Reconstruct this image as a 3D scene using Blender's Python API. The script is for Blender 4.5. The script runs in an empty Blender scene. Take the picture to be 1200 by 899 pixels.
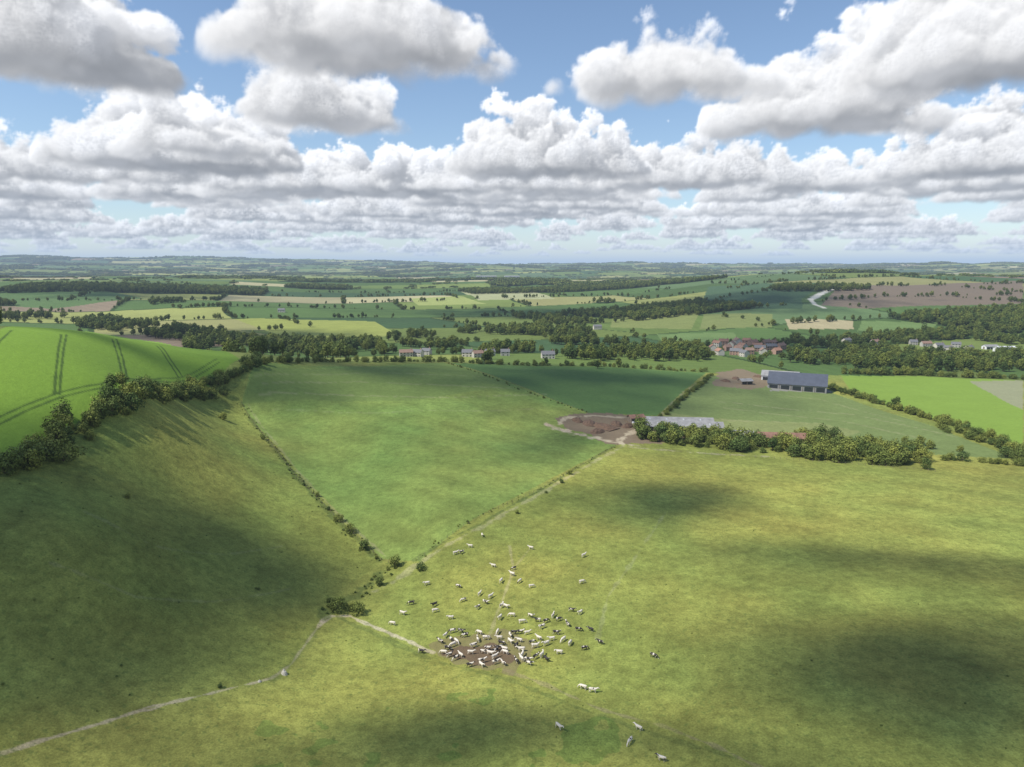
import bpy, math, random, time
import numpy as np
from mathutils import Vector, noise as mnoise
T0=time.time()
rng=np.random.default_rng(11); random.seed(11)
scene=bpy.context.scene
scene.view_settings.view_transform='Standard'
scene.view_settings.look='None'; scene.view_settings.exposure=0

# ------------------------------------------------------------ camera / survey
EYE=100.0; PITCH=math.atan(137.5/800)
CP,SP=math.cos(PITCH),math.sin(PITCH)
cam=bpy.data.cameras.new('camera'); co=bpy.data.objects.new('camera',cam)
scene.collection.objects.link(co); scene.camera=co
cam.lens=24; cam.sensor_width=36; cam.clip_end=200000; cam.clip_start=1
co.location=(0,0,EYE); co.rotation_euler=(math.pi/2-PITCH,0,0)
def bearing(u,v):
    a=(u-600)/800; b=(449.5-v)/800
    return np.array([a,CP+b*SP,-SP+b*CP])
AZ=math.radians(-112);EL=math.radians(52)
SUN=np.array([math.sin(AZ)*math.cos(EL),math.cos(AZ)*math.cos(EL),math.sin(EL)])

# ------------------------------------------------------------ noise
def _h(ix,iy,s):
    n=(ix.astype(np.int64)*374761393+iy.astype(np.int64)*668265263+s*144269504)&0xffffffff
    n=((n^(n>>13))*1274126177)&0xffffffff
    return (n^(n>>16))/4294967296.0
def vn(x,y,s=0):
    ix=np.floor(x);iy=np.floor(y);fx=x-ix;fy=y-iy
    fx=fx*fx*(3-2*fx);fy=fy*fy*(3-2*fy)
    a=_h(ix,iy,s);b=_h(ix+1,iy,s);c=_h(ix,iy+1,s);d=_h(ix+1,iy+1,s)
    return ((a*(1-fx)+b*fx)*(1-fy)+(c*(1-fx)+d*fx)*fy)*2-1
def fbm(x,y,s=0,o=4):
    r=0;A=.55
    for k in range(o):
        r=r+A*vn(x*2**k+17.3*k,y*2**k-9.1*k,s+k);A*=.5
    return r
def ss(a,b,x):
    t=np.clip((x-a)/(b-a),0,1);return t*t*(3-2*t)

# ------------------------------------------------------------ terrain
ctrl=[(0,870,12),(0,700,26),(0,570,40),(0,383,68),(150,460,49),(110,392,62),(290,430,39),(280,421,41),(280,475,22),
(345,560,7),(445,655,-2),(385,715,-3),(200,560,25),(200,700,13),(100,800,11),(330,790,0),(330,650,4),(60,620,33),
(450,500,14),(400,440,27),(520,423,20),(410,423,27),(700,428,10),(600,500,9),(600,570,5),(500,600,5),(700,515,6),
(830,435,2),(830,520,3),(1000,545,3),(1190,535,1),(1190,445,-4),(930,450,0),(600,660,1),(600,800,0),(800,700,4),
(1000,650,6),(1190,600,6),(1190,750,10),(1000,850,8),(700,890,1),(300,890,3),(500,890,0),
(450,390,-5),(250,382,2),(100,362,8),(100,345,30),(60,329,50),(240,335,38),(330,352,12),
(1050,385,-3),(1050,350,32),(1050,330,58),(900,334,50),(1190,328,60),(750,345,15),(600,352,5),(600,332,28),(400,342,15)]
pts=[];hs=[]
for u,v,h in ctrl:
    r=bearing(u,v); t=(h-EYE)/r[2]; pts.append((r[0]*t,r[1]*t)); hs.append(h)
for x,y,h in [(-250,640,12),(-520,620,25),(-100,850,-4),(150,900,-6),(400,1000,-8),(750,1000,-8),(-700,900,10),(-500,400,70),
  (0,-150,5),(250,0,8),(-200,0,20),(0,20,1),(-100,50,8),(0,-2500,20),(-2500,0,40),(2500,0,30),(350,250,8),(-900,300,50)]:
    pts.append((x,y)); hs.append(h)
pts=np.array(pts,float);hs=np.array(hs,float)
def comp(x,y):
    d=np.hypot(x,y)+1e-6; s=np.log1p(np.minimum(d,4200)/200)/d
    return x*s,y*s
qx,qy=comp(pts[:,0],pts[:,1]); NK=len(qx)
def ker(r2): return .5*r2*np.log(r2+1e-12)
K_=ker((qx[:,None]-qx)**2+(qy[:,None]-qy)**2)+np.eye(NK)*2e-4
P_=np.c_[np.ones(NK),qx,qy]
A_=np.block([[K_,P_],[P_.T,np.zeros((3,3))]])
sol=np.linalg.solve(A_,np.r_[hs,0,0,0]); wv=sol[:NK];av=sol[NK:]
def Hgt(x,y):
    x=np.asarray(x,float);y=np.asarray(y,float)
    d=np.hypot(x,y)
    X,Y=comp(x,y)
    h=av[0]+av[1]*X+av[2]*Y
    for k in range(NK): h=h+wv[k]*ker((X-qx[k])**2+(Y-qy[k])**2)
    h=np.clip(h,-25,90)
    h=h+1.3*fbm(x/75,y/60,3,2)*ss(60,150,d)
    h=h+13*fbm(x/800,y/500,5,3)*ss(800,2000,d)
    w=ss(2500,4500,d)
    az=np.arctan2(x,np.maximum(y,1e-3))
    rid=np.abs(fbm(x/3400+3,y/2300,9,4))
    far=18+46*fbm(x/2100,y/1100,7,4)+ss(4200,13000,d)*(66+110*(0.5-rid)+130*ss(.15,-.5,az)*ss(8000,14000,d))
    far=far-ss(15500,22000,d)*160
    return h*(1-w)+far*w
TT=np.concatenate([np.arange(60,900,3.0),900*1.006**np.arange(0,470)])
def survey(u,v):
    """ground position seen on a given bearing from the survey point"""
    r=bearing(u,v)
    x=r[0]*TT;y=r[1]*TT;z=EYE+r[2]*TT
    below=np.nonzero(z<Hgt(x,y))[0]
    if len(below)==0: 
        t=TT[-1]; return np.array([r[0]*t,r[1]*t])
    i=below[0]; a=TT[max(i-1,0)];b=TT[i]
    ts=np.linspace(a,b,24); zz=EYE+r[2]*ts-Hgt(r[0]*ts,r[1]*ts)
    k=np.nonzero(zz<0)[0]; t=ts[k[0]] if len(k) else b
    return np.array([r[0]*t,r[1]*t])
def S(l): return np.array([survey(u,v) for u,v in l])
def inpoly(x,y,poly):
    m=np.zeros(x.shape,bool)
    bx=(x>poly[:,0].min())&(x<poly[:,0].max())&(y>poly[:,1].min())&(y<poly[:,1].max())
    idx=np.nonzero(bx)[0]
    if len(idx)==0: return m
    px,py=x[idx],y[idx]; r=np.zeros(len(idx),bool)
    j=len(poly)-1
    for i in range(len(poly)):
        xi,yi=poly[i];xj,yj=poly[j]
        c=((yi>py)!=(yj>py))&(px<(xj-xi)*(py-yi)/(yj-yi+1e-12)+xi)
        r^=c;j=i
    m[idx]=r;return m
def pldist(x,y,pl,pad=15):
    out=np.full(x.shape,1e9)
    for a,b in zip(pl[:-1],pl[1:]):
        lo=np.minimum(a,b)-pad;hi=np.maximum(a,b)+pad
        idx=np.nonzero((x>lo[0])&(x<hi[0])&(y>lo[1])&(y<hi[1]))[0]
        if len(idx)==0: continue
        d=b-a;L=d@d+1e-9
        t=np.clip(((x[idx]-a[0])*d[0]+(y[idx]-a[1])*d[1])/L,0,1)
        dd=np.hypot(x[idx]-a[0]-t*d[0],y[idx]-a[1]-t*d[1])
        out[idx]=np.minimum(out[idx],dd)
    return out

# ------------------------------------------------------------ field pattern
PAL=np.array([(.125,.180,.045),(.080,.135,.038),(.150,.195,.050),(.205,.235,.060),(.100,.155,.062),(.26,.255,.10),(.052,.098,.038),(.36,.33,.18),(.22,.17,.115),(.27,.29,.09)])
PW=np.cumsum([.15,.15,.15,.13,.11,.09,.07,.06,.05,.04]);PW/=PW[-1]
def cells(x,y):
    wx=x+120*vn(x/800,y/800,21);wy=y+120*vn(x/800,y/800,22)
    c,s=math.cos(.32),math.sin(.32)
    a=(wx*c+wy*s)/330;b=(-wx*s+wy*c)/230
    j=np.floor(b);a=a+_h(j,j*0,31)*1.0
    i=np.floor(a)
    mg=_h(np.floor(i/2),j,32)<.35
    fa=a-i;fb=b-j
    ea=np.minimum(fa,1-fa)*330
    inner=mg&(((i%2==0)&(fa>.5))|((i%2!=0)&(fa<.5)))
    ea=np.where(inner,500,ea)
    i=np.where(mg,np.floor(i/2)*2,i)
    eb=np.minimum(fb,1-fb)*230
    return i,j,np.minimum(ea,eb)
def woodcell(i,j,x,y):
    return (_h(i,j,41)<.07)|((fbm(x/650,y/420,45,3)>.38)&(np.hypot(x,y)>900))

nearpoly=np.vstack([S([(0,386),(100,388),(200,404),(280,423),(400,425),(520,425),(700,430),(830,437),(985,440),(1199,447)]),[(900,500),(900,-300),(-900,-300),(-900,400)]])

# ------------------------------------------------------------ ground mesh
azf=np.radians(np.arange(-43,43.01,.078))
azs=np.concatenate([np.radians(np.arange(-180,-43,3.0)),azf,np.radians(np.arange(46,180,3.0))])
rows=[4,12,25,40,55,70,82,92]
for q in np.arange(1010,330,-.9):
    ang=math.atan((q-449.5)/800)+PITCH
    d=EYE/math.tan(ang)
    if d>rows[-1]:
        if d>300 and d-rows[-1]>10: break
        rows.append(d)
while rows[-1]<4500: rows.append(rows[-1]+11)
while rows[-1]<15500: rows.append(rows[-1]+32)
while rows[-1]<90000: rows.append(rows[-1]*1.06)
R=np.array(rows); nr,nc=len(R),len(azs)
gx=(R[:,None]*np.sin(azs)[None]).ravel(); gy=(R[:,None]*np.cos(azs)[None]).ravel()
gz=np.concatenate([Hgt(a,b) for a,b in zip(np.array_split(gx,12),np.array_split(gy,12))])
N=len(gx)
verts=np.empty((N+1,3),np.float32);verts[:N,0]=gx;verts[:N,1]=gy;verts[:N,2]=gz
verts[N]=(0,0,float(Hgt(0.,.5)))
ii=np.arange(nr-1)[:,None]*nc;jj=np.arange(nc)[None];j2=(jj+1)%nc
quads=np.stack([ii+jj,ii+j2,ii+nc+j2,ii+nc+jj],-1).reshape(-1,4)[:,::-1]
tris=np.stack([np.full(nc,N),(np.arange(nc)+1)%nc,np.arange(nc)],-1)
def mesh_np(name,verts,quads,tris=None,smooth=True):
    me=bpy.data.meshes.new(name)
    loops=quads.ravel() if quads is not None else np.zeros(0,int); starts=np.arange(0,len(loops),4)
    if tris is not None and len(tris):
        starts=np.concatenate([starts,len(loops)+np.arange(0,tris.size,3)]);loops=np.concatenate([loops,tris.ravel()])
    me.vertices.add(len(verts));me.vertices.foreach_set('co',np.asarray(verts,np.float32).ravel())
    me.loops.add(len(loops));me.loops.foreach_set('vertex_index',loops.astype(np.int32))
    me.polygons.add(len(starts));me.polygons.foreach_set('loop_start',starts.astype(np.int32))
    me.update(calc_edges=True)
    me.polygons.foreach_set('use_smooth',np.full(len(starts),smooth))
    return me
gme=mesh_np('ground',verts,quads,tris)
ground=bpy.data.objects.new('ground',gme);scene.collection.objects.link(ground)

# colours -------------------------------------------------------------
dist=np.hypot(gx,gy)
col=np.ones((N+1,4),np.float32)
i,j,ed=cells(gx,gy)
r=_h(i,j,51)
C=PAL[np.searchsorted(PW,r)]*(0.85+.3*_h(i,j,52))[:,None]
stripe=1+.05*np.sin((gx*np.cos(_h(i,j,53)*3)+gy*np.sin(_h(i,j,53)*3))/3.5)
C=C*(stripe*(1+.15*fbm(gx/120,gy/120,54,3)))[:,None]
wd=woodcell(i,j,gx,gy)
C[wd]=(.035,.060,.020)
hedge=(ed<5)&(_h(i,j,61)<.85)
C[hedge]=(.04,.07,.02)
col[:N,:3]=C;col[:N,3]=.35
nx=gx+3*vn(gx/14,gy/14,71);ny=gy+3*vn(gx/14,gy/14,72)
nx=nx+1.4*vn(gx/3,gy/3,73);ny=ny+1.4*vn(gx/3,gy/3,74)
def fill(px,c,a=.5,world=False,rough=False,soft=1.0):
    poly=px if world else S(px)
    m=inpoly(nx,ny,poly) if rough else inpoly(gx,gy,poly)
    col[:N][m,:3]=col[:N][m,:3]*(1-soft)+np.array(c)*soft
    col[:N][m,3]=a
    return poly
def line(px,w,c,k=1.0,rough=1.2,world=False):
    pl=px if world else S(px)
    d=pldist(gx,gy,pl,w*3+6)
    m=d<w*2+3
    idx=np.nonzero(m)[0]
    gX,gY=gx[idx],gy[idx]
    dd=np.abs(d[idx]+rough*w*(.5*vn(gX/2.3,gY/2.3,81)+.4*vn(gX/6,gY/6,82)))
    f=(1-ss(w*.35,w*.9,dd))*k*np.clip(1+.35*rough*vn(gX/5,gY/5,83),0,1)
    col[idx,:3]=col[idx,:3]*(1-f[:,None])+np.array(c)*f[:,None]
    return pl
PAST=(.228,.246,.058)
fill(nearpoly,PAST,1.0,world=True)
# far named fields
fill([(275,374),(300,373),(440,377),(465,392),(430,398),(330,394)],(.27,.30,.075))
fill([(262,384),(330,395),(430,400),(400,407),(300,398)],(.27,.26,.09))
fill([(985,335),(1199,329),(1199,356),(1100,358),(1010,362),(962,358)],(.18,.14,.10),.2)
fill([(830,336),(975,332),(940,350),(940,362),(820,364)],(.065,.115,.055),.2)
fill([(920,374),(1000,376),(1000,386),(925,386)],(.38,.33,.19))
fill([(1010,376),(1100,378),(1090,388),(1005,388)],(.14,.21,.07))
fill([(720,368),(820,366),(810,386),(715,384)],(.19,.22,.07))
fill([(825,368),(905,368),(905,384),(820,386)],(.18,.21,.07))
fill([(540,342),(620,340),(650,350),(560,352)],(.35,.36,.19))
fill([(480,350),(540,347),(570,356),(490,358)],(.30,.34,.11))
fill([(0,342),(120,340),(170,350),(60,362),(0,358)],(.10,.165,.055))
fill([(770,392),(860,390),(870,402),(780,405)],(.14,.21,.07))
fill([(1160,363),(1199,362),(1199,372),(1120,374)],(.26,.26,.11))
# near fields
cropA=fill([(0,386),(100,388),(200,404),(281,421),(262,436),(200,456),(120,474),(70,510),(0,548)],(.185,.300,.040),.22)
gul=S([(283,472),(345,556),(398,612),(446,657),(446,660),(400,690),(384,722),(330,796),(160,834),(0,884),(0,566),(105,494),(200,463),(288,434)])
m=inpoly(gx,gy,gul);mixf=(.5+.4*fbm(gx[m]/35,gy[m]/35,76,3))[:,None]
col[:N][m,:3]=col[:N][m,:3]*(1-mixf)+np.array((.185,.220,.050))*mixf
fC=fill([(303,424),(520,425),(700,488),(722,522),(492,658),(447,655),(283,472)],(.182,.245,.060),.8)
fill([(283,472),(300,430),(520,425),(600,452),(480,470)],(.140,.200,.058),.5,soft=.5)  # darker field top: shadow painted into the grass colour
fD=fill([(524,425),(700,430),(828,437),(770,488),(690,484)],(.100,.175,.050),.3)
fE=fill([(834,440),(965,457),(1095,500),(1192,538),(1097,533),(1010,518),(940,508),(860,506),(775,492)],(.165,.215,.072),.5)
fill([(780,484),(960,496),(1010,506),(980,516),(860,506),(775,492)],(.215,.245,.09),.5)
fF=fill([(985,440),(1080,441),(1199,446),(1199,524),(1090,490),(1000,462)],(.200,.300,.050),.25)
fill([(1135,447),(1199,446),(1199,480),(1180,472)],(.27,.28,.16),.25)
# farmyards and bare earth
fill([(650,489),(690,484),(748,487),(800,500),(840,512),(760,520),(716,520),(690,510),(660,500)],(.19,.145,.095),.3,rough=True)
fill([(840,437),(868,432),(895,440),(908,452),(880,457),(838,452)],(.22,.17,.11),.3,rough=True)
fill([(893,440),(960,442),(975,460),(905,458)],(.27,.26,.22),.1,rough=True)
rk=(.46,.39,.27)
line([(640,497),(655,503),(690,512),(722,519),(745,522)],3.2,rk)
line([(655,497),(662,490),(690,487),(748,490)],2.2,rk,.8)
line([(722,519),(742,505),(752,492)],2.5,rk,.9)
line([(836,438),(800,462),(772,490)],2.0,(.32,.30,.18),.6)
line([(735,524),(900,535)],1.4,rk,.5)
line([(732,522),(690,545),(640,575),(570,615),(492,660),(470,676),(440,692)],1.5,(.33,.31,.15),.7)
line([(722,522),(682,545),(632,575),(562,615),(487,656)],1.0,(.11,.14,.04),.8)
# cattle paths
line([(0,884),(70,862),(160,834),(250,812),(318,795),(342,778),(360,752),(378,728)],.55,(.42,.37,.23),.8)
line([(378,728),(388,722),(410,722),(440,735),(480,752),(508,765)],.75,(.44,.38,.25),.85)
line([(590,785),(640,803),(700,830),(780,852),(850,880),(900,905)],.7,(.27,.23,.12),.55)
line([(597,640),(602,668),(590,700),(580,725),(572,750)],.6,(.38,.34,.19),.4)
line([(622,642),(602,666)],.5,(.38,.34,.18),.3)
line([(780,600),(740,660),(712,700),(700,750)],.8,(.30,.29,.15),.35)
line([(100,600),(180,640),(260,650),(330,640)],.7,(.29,.28,.14),.3)
line([(60,660),(160,700),(250,705),(340,690)],.6,(.29,.28,.14),.3)
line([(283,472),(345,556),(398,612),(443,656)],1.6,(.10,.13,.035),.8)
line([(291,474),(352,556),(405,612),(452,652)],.9,(.29,.28,.14),.5)
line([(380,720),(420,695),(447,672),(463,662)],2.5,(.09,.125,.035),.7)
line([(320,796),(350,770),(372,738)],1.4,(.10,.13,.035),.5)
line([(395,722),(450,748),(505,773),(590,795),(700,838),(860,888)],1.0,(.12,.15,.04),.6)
# poached ground round the herd
fill([(508,757),(525,750),(560,744),(600,746),(628,762),(615,776),(596,788),(560,783),(528,774)],(.19,.145,.085),.4,rough=True,soft=.6)
fill([(520,764),(545,756),(585,760),(604,772),(590,782),(556,779)],(.135,.092,.060),.3,rough=True,soft=.9)
# faint tracks across the large fields
for l,k in [([(300,462),(400,463),(520,466),(640,462)],.4),([(310,450),(420,447),(600,455)],.35),([(300,440),(430,436),(560,441)],.3),([(840,470),(1000,486),(1120,512)],.45),([(850,478),(990,494),(1090,516)],.4),([(820,490),(960,496)],.4),([(840,455),(960,468),(1060,494)],.35),([(320,480),(450,484),(640,478)],.25)]:
    line(l,1.4,(.32,.31,.16),k)
dk=(.055,.100,.022)
for l in [[(78,392),(73,425),(70,462)],[(72,392),(67,425),(64,462)],[(136,397),(144,420),(150,447)],[(131,397),(139,420),(145,447)],[(187,405),(200,422),(214,442)],[(183,405),(196,422),(209,442)],
          [(14,387),(4,396),(-8,410)],[(258,424),(235,438),(190,447),(120,455),(70,466),(30,482),(-5,500)],[(254,421),(232,434),(190,443),(120,450),(70,460),(30,475),(-5,491)]]:
    line(l,.75,dk,.9,rough=.3)
# chalk track on the hill
line([(1010,333),(985,336),(962,344),(950,351),(955,357),(966,361)],7,(.60,.57,.48),1.0,.2)
line([(985,336),(962,344),(950,351)],13,(.62,.59,.50),1.0,.3)
# lush blotches near the viewpoint
m=(dist<150)&(fbm(gx/7,gy/7,91,3)>.30)&(gx<25)&(gx>-55)
col[:N][m,:3]=col[:N][m,:3]*.5+np.array((.10,.185,.035))*.5
dr=fbm(gx/55+2,gy/90,95,4);d2=fbm(gx/12,gy/12,99,4)
pm=col[:N,3]>.75
mow=.045*np.sin((gx*.55+gy*.83)/2.6+1.5*fbm(gx/60,gy/60,98,2))
col[:N][pm,:3]*=(1+.24*dr[pm]+.18*d2[pm]+mow[pm])[:,None]
col[:N][pm,0]*=(1+.17*fbm(gx[pm]/30,gy[pm]/30,97,3))
ca=gme.color_attributes.new('fcol','FLOAT_COLOR','POINT')
ca.data.foreach_set('color',col.ravel())
print('ground',N,time.time()-T0)

# ------------------------------------------------------------ materials
def newmat(name):
    m=bpy.data.materials.new(name);m.use_nodes=True
    nt=m.node_tree;b=nt.nodes['Principled BSDF'];return m,nt,b
def nd(nt,t,**k):
    x=nt.nodes.new(t)
    for a,b in k.items(): setattr(x,a,b)
    return x
def noise_n(nt,scale,detail=4,rough=.55,vec=None):
    x=nd(nt,'ShaderNodeTexNoise');x.inputs['Scale'].default_value=scale;x.inputs['Detail'].default_value=detail;x.inputs['Roughness'].default_value=rough
    if vec is not None: nt.links.new(vec,x.inputs['Vector'])
    return x.outputs['Fac']
def mrange(nt,val,a,b,c,d):
    x=nd(nt,'ShaderNodeMapRange');nt.links.new(val,x.inputs['Value'])
    for k,q in zip(('From Min','From Max','To Min','To Max'),(a,b,c,d)): x.inputs[k].default_value=q
    return x.outputs['Result']
def math_n(nt,op,a,b):
    x=nd(nt,'ShaderNodeMath',operation=op)
    for k,q in enumerate((a,b)):
        if isinstance(q,(int,float)): x.inputs[k].default_value=q
        else: nt.links.new(q,x.inputs[k])
    return x.outputs[0]
def vscale(nt,c,f):
    x=nd(nt,'ShaderNodeVectorMath',operation='SCALE');nt.links.new(c,x.inputs[0])
    if isinstance(f,(int,float)): x.inputs['Scale'].default_value=f
    else: nt.links.new(f,x.inputs['Scale'])
    return x.outputs[0]
gm,nt,b=newmat('ground_grass')
pos=nd(nt,'ShaderNodeNewGeometry').outputs['Position']
at=nd(nt,'ShaderNodeAttribute',attribute_name='fcol')
n1=noise_n(nt,.045,4,.6,pos);n2=noise_n(nt,.35,5,.65,pos);n3=noise_n(nt,2.2,3,.7,pos)
f1=mrange(nt,n1,.25,.75,.80,1.2);f2=mrange(nt,n2,.25,.75,.66,1.34);f3=mrange(nt,n3,.2,.8,.60,1.4)
f=math_n(nt,'MULTIPLY',math_n(nt,'MULTIPLY',f1,f2),f3)
mx=nd(nt,'ShaderNodeMix');nt.links.new(at.outputs['Alpha'],mx.inputs[0]);mx.inputs[2].default_value=1;nt.links.new(f,mx.inputs[3])
c=vscale(nt,at.outputs['Color'],mx.outputs[0])
tus=mrange(nt,noise_n(nt,.9,2,.5,pos),.58,.68,0,1)
tm=math_n(nt,'MULTIPLY',tus,math_n(nt,'MULTIPLY',at.outputs['Alpha'],.5))
mc=nd(nt,'ShaderNodeMix',data_type='RGBA');nt.links.new(tm,mc.inputs[0]);nt.links.new(c,mc.inputs[6]);mc.inputs[7].default_value=(.105,.145,.036,1)
nt.links.new(mc.outputs[2],b.inputs['Base Color'])
b.inputs['Roughness'].default_value=.95;b.inputs['Specular IOR Level'].default_value=.1
bp=nd(nt,'ShaderNodeBump');bp.inputs['Strength'].default_value=.6;bp.inputs['Distance'].default_value=.6
nt.links.new(n2,bp.inputs['Height']);nt.links.new(bp.outputs[0],b.inputs['Normal'])
gme.materials.append(gm)

def simple(name,c,rough=.8,var=.25,scale=1.0,metal=0):
    m,nt,b=newmat(name)
    tc=nd(nt,'ShaderNodeTexCoord').outputs['Object']
    x=nd(nt,'ShaderNodeRGB');x.outputs[0].default_value=(*c,1)
    f=mrange(nt,noise_n(nt,scale,5,.6,tc),.25,.75,1-var,1+var)
    nt.links.new(vscale(nt,x.outputs[0],f),b.inputs['Base Color'])
    b.inputs['Roughness'].default_value=rough;b.inputs['Metallic'].default_value=metal
    return m
def foliage(name,c):
    m,nt,b=newmat(name)
    at=nd(nt,'ShaderNodeAttribute',attribute_name='lcol')
    oi=nd(nt,'ShaderNodeObjectInfo')
    rp=nd(nt,'ShaderNodeValToRGB');nt.links.new(oi.outputs['Random'],rp.inputs[0])
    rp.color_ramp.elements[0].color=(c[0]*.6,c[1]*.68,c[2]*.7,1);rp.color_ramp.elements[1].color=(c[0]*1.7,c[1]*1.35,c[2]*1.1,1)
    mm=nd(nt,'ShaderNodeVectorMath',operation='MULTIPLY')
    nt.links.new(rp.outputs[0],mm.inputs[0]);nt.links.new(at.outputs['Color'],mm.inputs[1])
    nt.links.new(mm.outputs[0],b.inputs['Base Color'])
    b.inputs['Roughness'].default_value=.75;b.inputs['Specular IOR Level'].default_value=.2
    return m
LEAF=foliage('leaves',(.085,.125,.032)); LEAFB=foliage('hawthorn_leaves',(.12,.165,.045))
BARK=simple('bark',(.11,.085,.06),.9)

# ------------------------------------------------------------ tree prototypes
def make_tree(name,h,w,nleaf,lsize,trunk=.3,seed=0,mat=LEAF,bush=False):
    r=np.random.default_rng(seed)
    V=[];Q=[];colr=[]
    def tube(p0,p1,r0,r1,k=6):
        p0=np.array(p0,float);p1=np.array(p1,float);d=p1-p0;d/=np.linalg.norm(d)
        a=np.cross(d,[.3,.9,.1]);a/=np.linalg.norm(a);bb=np.cross(d,a);s=len(V)
        for p,rr in((p0,r0),(p1,r1)):
            for q in range(k):
                t=2*math.pi*q/k;V.append(p+rr*(a*math.cos(t)+bb*math.sin(t)));colr.append((1,1,1,1))
        for q in range(k): Q.append((s+q,s+(q+1)%k,s+k+(q+1)%k,s+k+q))
    th=h*trunk
    tube((0,0,-.4),(0,0,th),.035*h,.025*h);tube((0,0,th),(.04*h,.02*h,h*.75),.025*h,.006*h)
    ncl=16 if not bush else 12
    cl=[]
    for q in range(ncl):
        t=2*math.pi*q*.382+r.uniform(-.4,.4);f=(q+.5)/ncl
        zz=h*(trunk+.06)+ (h*.93-h*(trunk+.06))*f*r.uniform(.85,1.05)
        env=math.sin(math.pi*min(.97,max(.12,.18+.75*f)))**.6
        rr=w/2*env*r.uniform(.35,.8)
        c=np.array([rr*math.cos(t),rr*math.sin(t),zz]);cl.append((c,w*r.uniform(.15,.25)))
        if q%2==0: tube((0,0,max(.2,th*r.uniform(.6,1.2))),c,.012*h,.004*h,4)
    nb=len(Q)
    for q in range(nleaf):
        c,cr=cl[r.integers(ncl)]
        d=r.normal(size=3);d/=np.linalg.norm(d);d[2]=d[2]*.85+.12
        p=c+d*cr*r.uniform(.55,1.08)
        nrm=d+r.normal(size=3)*.5+np.array([0,0,.35]);nrm/=np.linalg.norm(nrm)
        a=np.cross(nrm,r.normal(size=3));a/=np.linalg.norm(a);bb=np.cross(nrm,a)
        s=len(V);z=lsize*r.uniform(.6,1.3);k=r.uniform(.65,1.35)*(.75+.45*(p[2]/h))  # leaf colour lightens with height, top light painted in
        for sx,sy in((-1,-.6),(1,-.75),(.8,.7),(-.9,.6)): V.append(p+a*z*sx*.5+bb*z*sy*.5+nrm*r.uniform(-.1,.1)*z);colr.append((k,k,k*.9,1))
        Q.append((s,s+1,s+2,s+3))
    me=mesh_np(name,np.array(V),np.array(Q),smooth=False)
    me.materials.append(BARK);me.materials.append(mat)
    mi=np.ones(len(Q),np.int32);mi[:nb]=0;me.polygons.foreach_set('material_index',mi)
    a=me.color_attributes.new('lcol','FLOAT_COLOR','POINT');a.data.foreach_set('color',np.array(colr,np.float32).ravel())
    return me
def proto(cname,meshes):
    c=bpy.data.collections.new(cname)
    for k,me in enumerate(meshes):
        o=bpy.data.objects.new('%s_%02d'%(cname,k),me);c.objects.link(o)
    return c
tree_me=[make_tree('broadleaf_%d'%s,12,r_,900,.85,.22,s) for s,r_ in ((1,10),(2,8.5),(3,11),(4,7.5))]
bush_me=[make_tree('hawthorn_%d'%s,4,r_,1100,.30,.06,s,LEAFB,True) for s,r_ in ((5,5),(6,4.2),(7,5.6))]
def make_clump(name,L,Wd,h,nn,ls,seed):
    r=np.random.default_rng(seed);V=[];Q=[];colr=[]
    k=14;cs=[(np.array([r.uniform(-L/2,L/2),r.uniform(-Wd/2,Wd/2),h*r.uniform(.3,.65)]),h*r.uniform(.3,.5)) for _ in range(k)]
    for q in range(nn):
        c,cr=cs[r.integers(k)];d=r.normal(size=3);d/=np.linalg.norm(d);d[2]=abs(d[2])*.9-.15
        p=c+d*cr*np.array([1.3,1.1,1]);nrm=d+r.normal(size=3)*.4+np.array([0,0,.4]);nrm/=np.linalg.norm(nrm)
        a=np.cross(nrm,r.normal(size=3));a/=np.linalg.norm(a);bb=np.cross(nrm,a);s=len(V);z=ls*r.uniform(.6,1.3);kk=r.uniform(.7,1.3)
        for sx,sy in((-1,-.6),(1,-.75),(.8,.7),(-.9,.6)): V.append(p+a*z*sx*.5+bb*z*sy*.5);colr.append((kk,kk,kk,1))
        Q.append((s,s+1,s+2,s+3))
    me=mesh_np(name,np.array(V),np.array(Q),smooth=False);me.materials.append(LEAF)
    a=me.color_attributes.new('lcol','FLOAT_COLOR','POINT');a.data.foreach_set('color',np.array(colr,np.float32).ravel());return me
TREES=proto('proto_tree',tree_me);BUSH=proto('proto_bush',bush_me)
CLUMP=proto('proto_clump',[make_clump('clump%d'%s,34,10,11,420,3.0,s) for s in (1,2,3)])

def gn_instancer(coll):
    g=bpy.data.node_groups.new('scatter_'+coll.name,'GeometryNodeTree')
    g.interface.new_socket('Geometry',in_out='INPUT',socket_type='NodeSocketGeometry')
    g.interface.new_socket('Geometry',in_out='OUTPUT',socket_type='NodeSocketGeometry')
    a=g.nodes.new('NodeGroupInput');o=g.nodes.new('NodeGroupOutput')
    ci=g.nodes.new('GeometryNodeCollectionInfo');ci.inputs['Collection'].default_value=coll
    ci.inputs['Separate Children'].default_value=True;ci.inputs['Reset Children'].default_value=True
    ip=g.nodes.new('GeometryNodeInstanceOnPoints');ip.inputs['Pick Instance'].default_value=True
    def na(nm,t):
        x=g.nodes.new('GeometryNodeInputNamedAttribute');x.data_type=t;x.inputs['Name'].default_value=nm;return x.outputs['Attribute']
    er=g.nodes.new('FunctionNodeEulerToRotation')
    L=g.links.new
    L(a.outputs[0],ip.inputs['Points']);L(ci.outputs[0],ip.inputs['Instance'])
    L(na('idx','INT'),ip.inputs['Instance Index']);L(na('rot','FLOAT_VECTOR'),er.inputs[0]);L(er.outputs[0],ip.inputs['Rotation'])
    L(na('scl','FLOAT_VECTOR'),ip.inputs['Scale']);L(ip.outputs[0],o.inputs[0])
    return g
GN={}
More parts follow.
